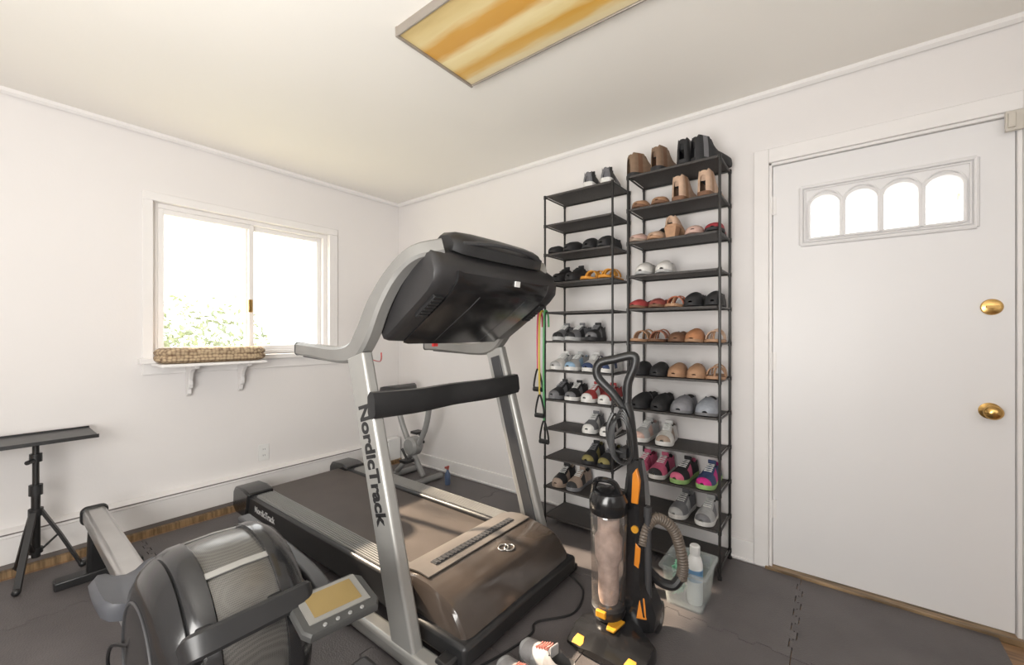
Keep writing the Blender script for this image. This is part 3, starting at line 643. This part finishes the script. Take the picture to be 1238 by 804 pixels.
place(1,7,[(.10,'flat',RED,BR,BR,'dark red flat shoe',A(-10)),(.30,'flat',(.25,.06,.05),BR,BR,'maroon leather flat shoe',A(3)),(.50,'sandal',(.40,.12,.06),TAN,TAN,'rust strap sandal',A(0)),(.71,'fluffy',BK,BK,BK,'black leather slip-on shoe',A(0)),(.92,'fluffy',BK,BK,BK,'black leather slip-on shoe',A(3))],GR)
place(1,6,[(.10,'sandal',TAN,BR,TAN,'tan leather sandal',A(-6)),(.30,'sandal',(.3,.12,.07),BR,BR,'rust brown strap sandal',A(0)),(.52,'flat',BR,BR,BR,'brown leather flat shoe',A(6)),(.72,'slipper',(.42,.19,.09),TAN,TAN,'orange tan flat shoe',A(0)),(.92,'sandal',BEI,TAN,TAN,'beige leather sandal',A(3,L=.235))],GR)
place(1,5,[(.11,'slipper',BK,BK,BK,'black clog slipper',A(-8)),(.32,'slipper',BK,GY,BK,'black clog slipper',A(0)),(.53,'slipper',TAN,BEI,TAN,'tan suede clog',A(0)),(.73,'slipper',TAN,BEI,TAN,'tan suede clog',A(4)),(.93,'sandal',TAN,TAN,TAN,'tan toe-strap sandal',A(3,L=.235))],GR)
place(1,4,[(.11,'fluffy',BK,GY,BK,'black fleece slipper',A(-8)),(.33,'fluffy',BK,BK,BK,'black fleece slipper',A(0)),(.58,'fluffy',(.22,.22,.24),LG,GY,'grey fleece slipper',A(0,W=.11)),(.84,'fluffy',(.28,.30,.34),LG,GY,'grey fleece slipper',A(4,W=.11))],GR)
place(1,3,[(.12,'sneaker',LG,PINK,WH,'pale grey sneaker with pink trim',A(-6)),(.38,'sneaker',WH,TAUP,WH,'white sneaker with beige trim',A(4))],GR)
place(1,2,[(.10,'sneaker',PK,(.3,.05,.1),WH,'bright pink running shoe',A(-6)),(.32,'sneaker',PK,BK,WH,'pink running shoe with black toe',A(-4)),(.58,'sneaker',BK,PK,GRN,'black running shoe with pink trim',A(-8)),(.85,'sneaker',NV,(.5,.02,.2),GRN,'navy running shoe with pink trim',A(-4))],GR)
place(1,1,[(.56,'sneaker',GY,LG,WH,'grey running shoe with white sole',A(-6)),(.84,'sneaker',LG,GY,WH,'light grey running shoe',A(-4))],GR)
GF='sneakers on the mats'
for (x,y,a) in((2.47,-1.235,168),(2.455,-1.365,160)):
    shoe('sneaker',(.30,.29,.29),LG,LG,label='grey sneaker with coral laces on the foam mat',loc=(x,y,.0),rot=math.radians(a),group=GF,lace=(.45,.17,.14))

# ================================================================= RESISTANCE BANDS
bands=[('pink',(.55,.05,.13),1.802,.96,.30),('yellow',(.60,.45,.05),1.822,.80,.31),('green',(.08,.33,.12),1.848,.64,.30)]
zt=TZ[7]+.012
for nm,c,x,zl,yy in bands:
    y=-yy
    b=thing('resistance_band',nm+' exercise band with black handle hanging on the rack','exercise band',(x,y,zl),group='exercise bands hanging on the rack')
    g=G(); g.tube(sm([(x-.004,y,zl),(x-.008,y,(zt+zl)/2),(x-.003,y,zt-.04),(x,-.283,zt+.001),(x+.003,-.264,zt-.03),(x+.006,-.262,zt-.10)],6),.0065,seg=8); part(b,'band_tube',g,mat('band_'+nm,c,.4),world=True)
    g=G(); g.tube(sm([(x-.004,y,zl),(x-.030,y,zl-.08),(x-.028,y,zl-.13),(x+.024,y,zl-.13),(x+.024,y,zl-.08)],5,closed=True),.006,seg=7,closed=True); g.cyl((x-.034,y,zl-.13),(x+.028,y,zl-.13),.015,seg=10); part(b,'handle',g,M_black,world=True)

# ================================================================= VACUUM
M_or=mat('orange_plastic',(.62,.21,.02),.35); M_yl=mat('amber_plastic',(.55,.26,.02),.4)
vc=thing('upright_vacuum','black and orange upright vacuum cleaner with clear dust bin and hose','vacuum cleaner',(2.63,-.90,0))
g=G()
rr=[]
for x,y0,y1,h in((2.455,-1.05,-.97,.036),(2.465,-1.082,-.94,.050),(2.52,-1.095,-.90,.056),(2.57,-1.098,-.84,.078),(2.65,-1.098,-.84,.078),(2.70,-1.095,-.90,.056),(2.755,-1.082,-.94,.050),(2.765,-1.05,-.97,.036)):
    rr.append([(x,y0,.008),(x,y0-.004,h*.45),(x,y0+.035,h*.75),(x,(y0+y1)/2,h),(x,y1-.02,h),(x,y1,h*.5),(x,y1,.008)])
g.rings(rr,True); nz_=part(vc,'floor_nozzle',g,M_blackg,world=True,ang=30)
for xs in(2.490,2.690):
    g=G(); g.prism([(xs,-1.095,.028),(xs+.045,-1.097,.028),(xs+.038,-1.076,.042),(xs+.010,-1.076,.042)],(0,.012,.008)); part(nz_,'nozzle_accent',g,M_yl,world=True,bevel=.002,label='amber trim')
g=G(); g.prism([(2.595,-1.02,.074),(2.625,-1.02,.074),(2.640,-.95,.080),(2.58,-.95,.080)],(0,0,.008)); part(nz_,'nozzle_latch',g,M_yl,world=True,bevel=.002,label='amber latch')
for x in(2.51,2.71):
    g=G(); g.lathe((x-.015,-.80,.058),[(.045,0),(.058,.004),(.058,.026),(.045,.03)],axis=(1,0,0)); wl=part(vc,'rear_wheel',g,M_black,world=True)
    g=G(); g.lathe((x-.018,-.80,.058),[(.02,0),(.02,.036)],axis=(1,0,0)); part(wl,'wheel_hub',g,M_grey,world=True)
OC=((-1,-.6),(-.6,-1),(.6,-1),(1,-.6),(1,.6),(.6,1),(-.6,1),(-1,.6))
g=G(); g.rings([[(2.645+w*a,-.845+d_*b,z) for a,b in OC] for z,w,d_ in((.045,.08,.065),(.11,.09,.07),(.17,.065,.062),(.22,.046,.05),(.40,.042,.042),(.52,.044,.046),(.60,.038,.035),(.68,.023,.022))],True); bd=part(vc,'vacuum_body',g,M_blackg,world=True,ang=40)
g=G(); g.prism([(2.672,-.925,.10),(2.708,-.913,.10),(2.695,-.898,.17),(2.680,-.905,.18)],(0,.012,0)); part(bd,'orange_trim',g,M_or,world=True,bevel=.003)
g=G(); g.prism([(2.640,-.897,.52),(2.668,-.897,.52),(2.674,-.895,.61),(2.658,-.887,.655),(2.642,-.887,.63)],(0,.02,0)); part(bd,'orange_trim',g,M_or,world=True,bevel=.004)
g=G(); g.prism([(2.650,-.893,.28),(2.672,-.893,.27),(2.676,-.891,.35),(2.655,-.889,.37)],(0,.012,0)); part(bd,'orange_trim',g,M_or,world=True,bevel=.003)
g=G(); g.lathe((2.655,-.888,.42),[(.014,0),(.014,.008)],axis=(0,-1,0)); part(bd,'release_button',g,M_yl,world=True)
g=G(); g.cyl((2.700,-.87,.14),(2.695,-.865,.48),.013,seg=12); g.lathe((2.695,-.865,.47),[(.016,0),(.016,.04)],seg=12); part(vc,'crevice_tool',g,M_dark,world=True)
def vprof(prof,c=(2.565,-.935)):
    g=G(); g.lathe((c[0],c[1],0),prof,seg=28); return g
M_bin=glassmat('clear_bin_plastic',(.84,.80,.78),.13,.08,milk=.08,milkcol=(.6,.55,.52))
part(vc,'dust_bin',vprof([(.054,.12),(.064,.14),(.067,.30),(.071,.47),(.065,.485)]),M_bin,world=True,label='smoky clear plastic dust bin')
part(vc,'dust_filter',vprof([(.034,.13),(.040,.16),(.040,.28),(.052,.31),(.054,.38),(.042,.40),(.042,.46)]),mat('dust_filter_pale',(.52,.41,.36),.8,var=.25,scale=30),world=True,label='pale dusty filter')
g=vprof([(.067,.48),(.073,.49),(.075,.53),(.062,.56),(.03,.575)]); g.tube(sm([(2.51,-.955,.545),(2.525,-.965,.60),(2.565,-.97,.615),(2.60,-.95,.60),(2.615,-.935,.55)],5),.011,seg=8); lid=part(vc,'bin_lid',g,M_blackg,world=True)
part(vc,'bin_base',vprof([(.050,.075),(.058,.08),(.066,.10),(.066,.12),(.050,.13)]),M_black,world=True)
g=G(); g.box((2.545,-1.008,.10),(2.585,-.992,.125)); part(vc,'bin_latch',g,M_yl,world=True,bevel=.003)
g=G(); g.tube(sm([(2.635,-.84,.62),(2.625,-.84,.74),(2.612,-.845,.86),(2.60,-.85,.90)],5),.020,seg=12); part(vc,'handle_tube',g,M_black,world=True)
g=G(); g.tube(sm([(2.60,-.85,.88),(2.55,-.87,.94),(2.495,-.885,1.00),(2.50,-.885,1.055),(2.56,-.865,1.075),(2.63,-.845,1.09),(2.635,-.845,1.05),(2.61,-.85,.98)],6,closed=True),.0175,seg=12,closed=True); part(vc,'handle_grip',g,M_black,world=True)
g=G(); g.box((2.585,-.875,.68),(2.612,-.81,.72)); g.tube(sm([(2.60,-.865,.70),(2.555,-.89,.72),(2.545,-.90,.80),(2.565,-.89,.86)],5),.008,seg=8); part(vc,'cord_hook',g,M_black,world=True)
for k in range(4):
    g=G(); g.tube(sm([(2.60,-.885-.006*k,.88-.01*k),(2.575-.006*k,-.905,.80),(2.58-.005*k,-.905,.70),(2.61,-.885-.005*k,.665),(2.64,-.885,.70),(2.635,-.885-.005*k,.80)],5,closed=True),.0045,seg=6,closed=True); part(vc,'power_cord',g,M_black,world=True)
hp=sm([(2.675,-.87,.36),(2.69,-.86,.43),(2.722,-.83,.460),(2.765,-.79,.42),(2.787,-.77,.35),(2.797,-.76,.27),(2.79,-.76,.215)],14)
g=G(); g.tube(hp,.021,seg=14,rf=lambda f:1+.06*(1 if int(f*84+.5)%2 else -1)); part(vc,'vacuum_hose',g,mat('tan_grey_hose',(.12,.095,.075),.45),world=True,label='grey brown ribbed hose')
g=G(); g.tube(sm([(2.79,-.76,.225),(2.765,-.78,.19),(2.72,-.80,.20),(2.68,-.83,.25)],6),.019,seg=10); part(vc,'hose_cuff',g,M_black,world=True)

# ================================================================= CLEAR TUB
TX,TY=2.755,-.515
tb=thing('plastic_tub','clear plastic tub holding cleaning supplies beside the shoe rack','tub',(TX,TY,0))
M_tub=glassmat('clear_tub_plastic',(.95,.97,.97),.16,.15,milk=.20,milkcol=(.8,.84,.84))
g=G(); 
def rr2(hx_,hy_,z,c=(TX,TY),r=.02,n=4):
    out=[]
    for sx,sy,a0 in((1,1,0),(-1,1,90),(-1,-1,180),(1,-1,270)):
        for i in range(n+1):
            a=math.radians(a0+90*i/n); out.append((c[0]+sx*(hx_-r)+r*math.cos(a),c[1]+sy*(hy_-r)+r*math.sin(a),z))
    return out
g.rings([rr2(.03,.04,.0),rr2(.075,.085,.0),rr2(.09,.105,.160),rr2(.10,.117,.161),rr2(.10,.117,.170),rr2(.088,.103,.170),rr2(.086,.101,.160),rr2(.071,.081,.006),rr2(.03,.04,.006)],False)
part(tb,'tub_wall',g,M_tub,world=True)
BX,BY=TX+.03,TY-.02
bt=thing('cleaner_bottle','white bottle with blue label standing in the tub','bottle',(BX,BY,.008))
g=G(); g.lathe((BX,BY,.008),[(.030,0),(.032,.01),(.032,.17),(.026,.195),(.016,.21)],seg=20)
part(bt,'bottle_body',g,M_white,world=True)
g=G(); g.lathe((BX,BY,.008),[(.020,.208),(.021,.21),(.021,.245),(.017,.25)],seg=20); part(bt,'bottle_cap',g,M_white,world=True)
g=G(); g.lathe((BX,BY,.008),[(.0326,.10),(.0326,.15)],seg=20); part(bt,'bottle_label',g,mat('blue_label',(.15,.30,.5),.4),world=True)
g=G()
for k in range(80):
    a=random.uniform(0,6.28); r_=random.uniform(0,.045); z=random.uniform(.014,.125); p=V((TX-.038+r_*math.cos(a)*.6,TY-.01+r_*math.sin(a),z))
    g.tube([p,p+V((random.uniform(-.015,.015),random.uniform(-.02,.02),.02)),p+V((random.uniform(-.02,.015),random.uniform(-.02,.02),.03))],.010,seg=5,flat=.3)
solo('cleaning_cloth',g,mat('mint_green_cloth',(.30,.66,.45),.7),'crumpled mint green cleaning cloth in the tub','cloth')

# ================================================================= EXERCISE BIKE
bk=thing('exercise_bike','compact grey folding exercise bike in the corner behind treadmill','exercise bike',(.62,-.32,0))
g=G(); g.tube(sm([(.42,-.34,.68),(.46,-.33,.50),(.56,-.32,.30),(.72,-.31,.06)],6),.022,seg=10); g.tube(sm([(.80,-.30,.72),(.74,-.30,.45),(.62,-.31,.25),(.42,-.33,.05)],6),.022,seg=10); part(bk,'frame_tube',g,M_grey,world=True)
for x in(.42,.73):
    g=G(); g.cyl((x,-.50,.024),(x,-.13,.024),.024); part(bk,'floor_bar',g,M_grey,world=True)
g=G(); g.rings([[(.42+w*c,y,.70+z) for c,z in((-1,0),(-.8,.04),(.0,.055),(.8,.04),(1,0),(.8,-.02),(-.8,-.02))] for y,w in((-.46,.05),(-.43,.11),(-.36,.13),(-.26,.09),(-.18,.05),(-.15,.03))],True); part(bk,'bike_seat',g,M_black,world=True,ang=60,label='black padded seat')
g=G(); g.tube(sm([(.70,-.48,.62),(.78,-.46,.69),(.82,-.38,.70),(.82,-.30,.70),(.82,-.22,.70),(.78,-.14,.69),(.70,-.12,.62)],6),.014,seg=8); part(bk,'handlebar',g,M_black,world=True)
g=G(); g.lathe((.60,-.36,.28),[(.06,0),(.075,.02),(.075,.08),(.06,.10)],axis=(0,1,0),seg=28); hb=part(bk,'flywheel_cover',g,M_grey,world=True)
for s,y in((1,-.42),(-1,-.20)):
    g=G(); g.cyl((.60,y,.28),(.60+.07*s,y,.28-.08*s),.01); g.box((.56+.07*s,y-.05,.27-.08*s),(.64+.07*s,y+.03,.29-.08*s)); part(bk,'pedal',g,M_black,world=True)
sb=thing('spray_bottle','small dark blue spray bottle with red cap on the floor','bottle',(.88,-.20,0))
g=G(); g.lathe((.88,-.20,0),[(.020,0),(.022,.01),(.022,.08),(.010,.105),(.009,.12)],seg=16); part(sb,'bottle_body',g,mat('blue_bottle',(.09,.13,.22),.3),world=True)
g=G(); g.lathe((.88,-.20,0),[(.011,.118),(.011,.135)],seg=16); g.box((.873,-.228,.13),(.887,-.187,.145)); part(sb,'spray_head',g,mat('faded_red_cap',(.35,.08,.06),.4),world=True,bevel=.003)

# ================================================================= OUTSIDE
g=G(); g.box((-30,-25,-.62),(-.6,25,-.6)); solo('lawn',g,mat('lawn',(.42,.42,.30),.9,var=.2,scale=3),'sunlit lawn outside the window','lawn',kind='stuff')
M_leaf=mat('leaf_green',(.27,.31,.21),.8,var=.4,scale=2)
def bush(c,r,n,seed,name='garden_shrub',lab='leafy green shrub outside the window',z0=-.56,pw=0):
    rd=random.Random(seed); g=G()
    for i in range(n):
        while True:
            p=V((rd.uniform(-1,1),rd.uniform(-1,1),rd.uniform(-1,1)))
            if .3<p.length<1 and (pw==0 or rd.random()<1-(p.z+.2)*pw): break
        q=V(c)+V((p.x*r[0],p.y*r[1],p.z*r[2])); a=V((rd.uniform(-1,1),rd.uniform(-1,1),rd.uniform(-1,1))).normalized(); b=a.orthogonal().normalized(); s_=rd.uniform(.018,.045)
        g.face([g.bm.verts.new(q+a*s_*1.6),g.bm.verts.new(q+b*s_*.7),g.bm.verts.new(q-a*s_*1.6),g.bm.verts.new(q-b*s_*.7)])
    for k in range(4):
        g.cyl((c[0],c[1],z0),(c[0]+rd.uniform(-.5,.5)*r[0],c[1]+rd.uniform(-.5,.5)*r[1],c[2]+.3*r[2]),.03,.008,seg=6)
    solo(name,g,M_leaf,lab,'shrub' if name!='garden_tree' else 'tree')
bush((-4.6,-.35,.75),(.9,1.05,1.2),3000,1,pw=.9)
bush((-3.6,-1.75,4.0),(.7,1.5,1.0),420,3,'garden_tree','leafy tree outside shading the window')
bush((4.9,3.8,1.4),(1.1,1.1,1.7),2200,4,'garden_shrub','leafy green shrub outside the door')

# ================================================================= LIGHT
w=bpy.data.worlds.new('world'); scene.world=w; w.use_nodes=True; nt=w.node_tree; bg=nt.nodes['Background']
tc=nt.nodes.new('ShaderNodeTexCoord'); sp=nt.nodes.new('ShaderNodeSeparateXYZ'); rp=nt.nodes.new('ShaderNodeValToRGB')
nt.links.new(tc.outputs['Generated'],sp.inputs[0]); nt.links.new(sp.outputs['Z'],rp.inputs['Fac'])
rp.color_ramp.elements[0].color=(.97,.96,.90,1); rp.color_ramp.elements[1].color=(.90,.94,1,1)
nt.links.new(rp.outputs[0],bg.inputs['Color']); bg.inputs['Strength'].default_value=4.5
def light(name,typ,loc,target,energy,color=(1,1,1),size=1,sy=None,angle=None):
    l=bpy.data.lights.new(name,typ); l.energy=energy; l.color=color
    if typ=='AREA':
        l.size=size
        if sy: l.shape='RECTANGLE'; l.size_y=sy
    if angle is not None: l.angle=angle
    o=bpy.data.objects.new(name,l); o.location=loc; o.rotation_euler=(V(target)-V(loc)).to_track_quat('-Z','Y').to_euler(); COL.objects.link(o); return o
light('sun_light','SUN',(-4,-1.5,4),(-4+.80,-1.5+.11,4-.53),22,(1,.82,.62),angle=.02)
light('rear_fill_light','AREA',(3.9,-3.5,2.3),(2.0,-.8,.7),20,(1,.99,.98),1.6,1.2)  # added fill behind the camera to lift the interior, no real fixture
light('side_fill_light','AREA',(4.9,-2.6,1.6),(1.5,-1.5,.9),9,(1,.99,.98),1.2,1.2)  # second added fill, from behind right; no such lamp in the room
light('ceiling_fill_light','AREA',(2.8,-3.2,1.1),(1.6,-1.8,2.4),74,(1,.98,.94),1.2,1.2)  # added uplight aimed at the ceiling to brighten it, not a real source

# ================================================================= CAMERA
cd=bpy.data.cameras.new('camera'); cam=bpy.data.objects.new('camera',cd); COL.objects.link(cam); scene.camera=cam
cd.sensor_width=36; cd.lens=36*503/1238; cd.clip_start=.05
cam.location=(3.267,-2.458,1.18); cam.rotation_euler=(math.radians(90),0,math.radians(37.8))
cd.shift_y=0.0008
scene.view_settings.view_transform='Standard'
scene.view_settings.look='None'
scene.view_settings.exposure=0.0
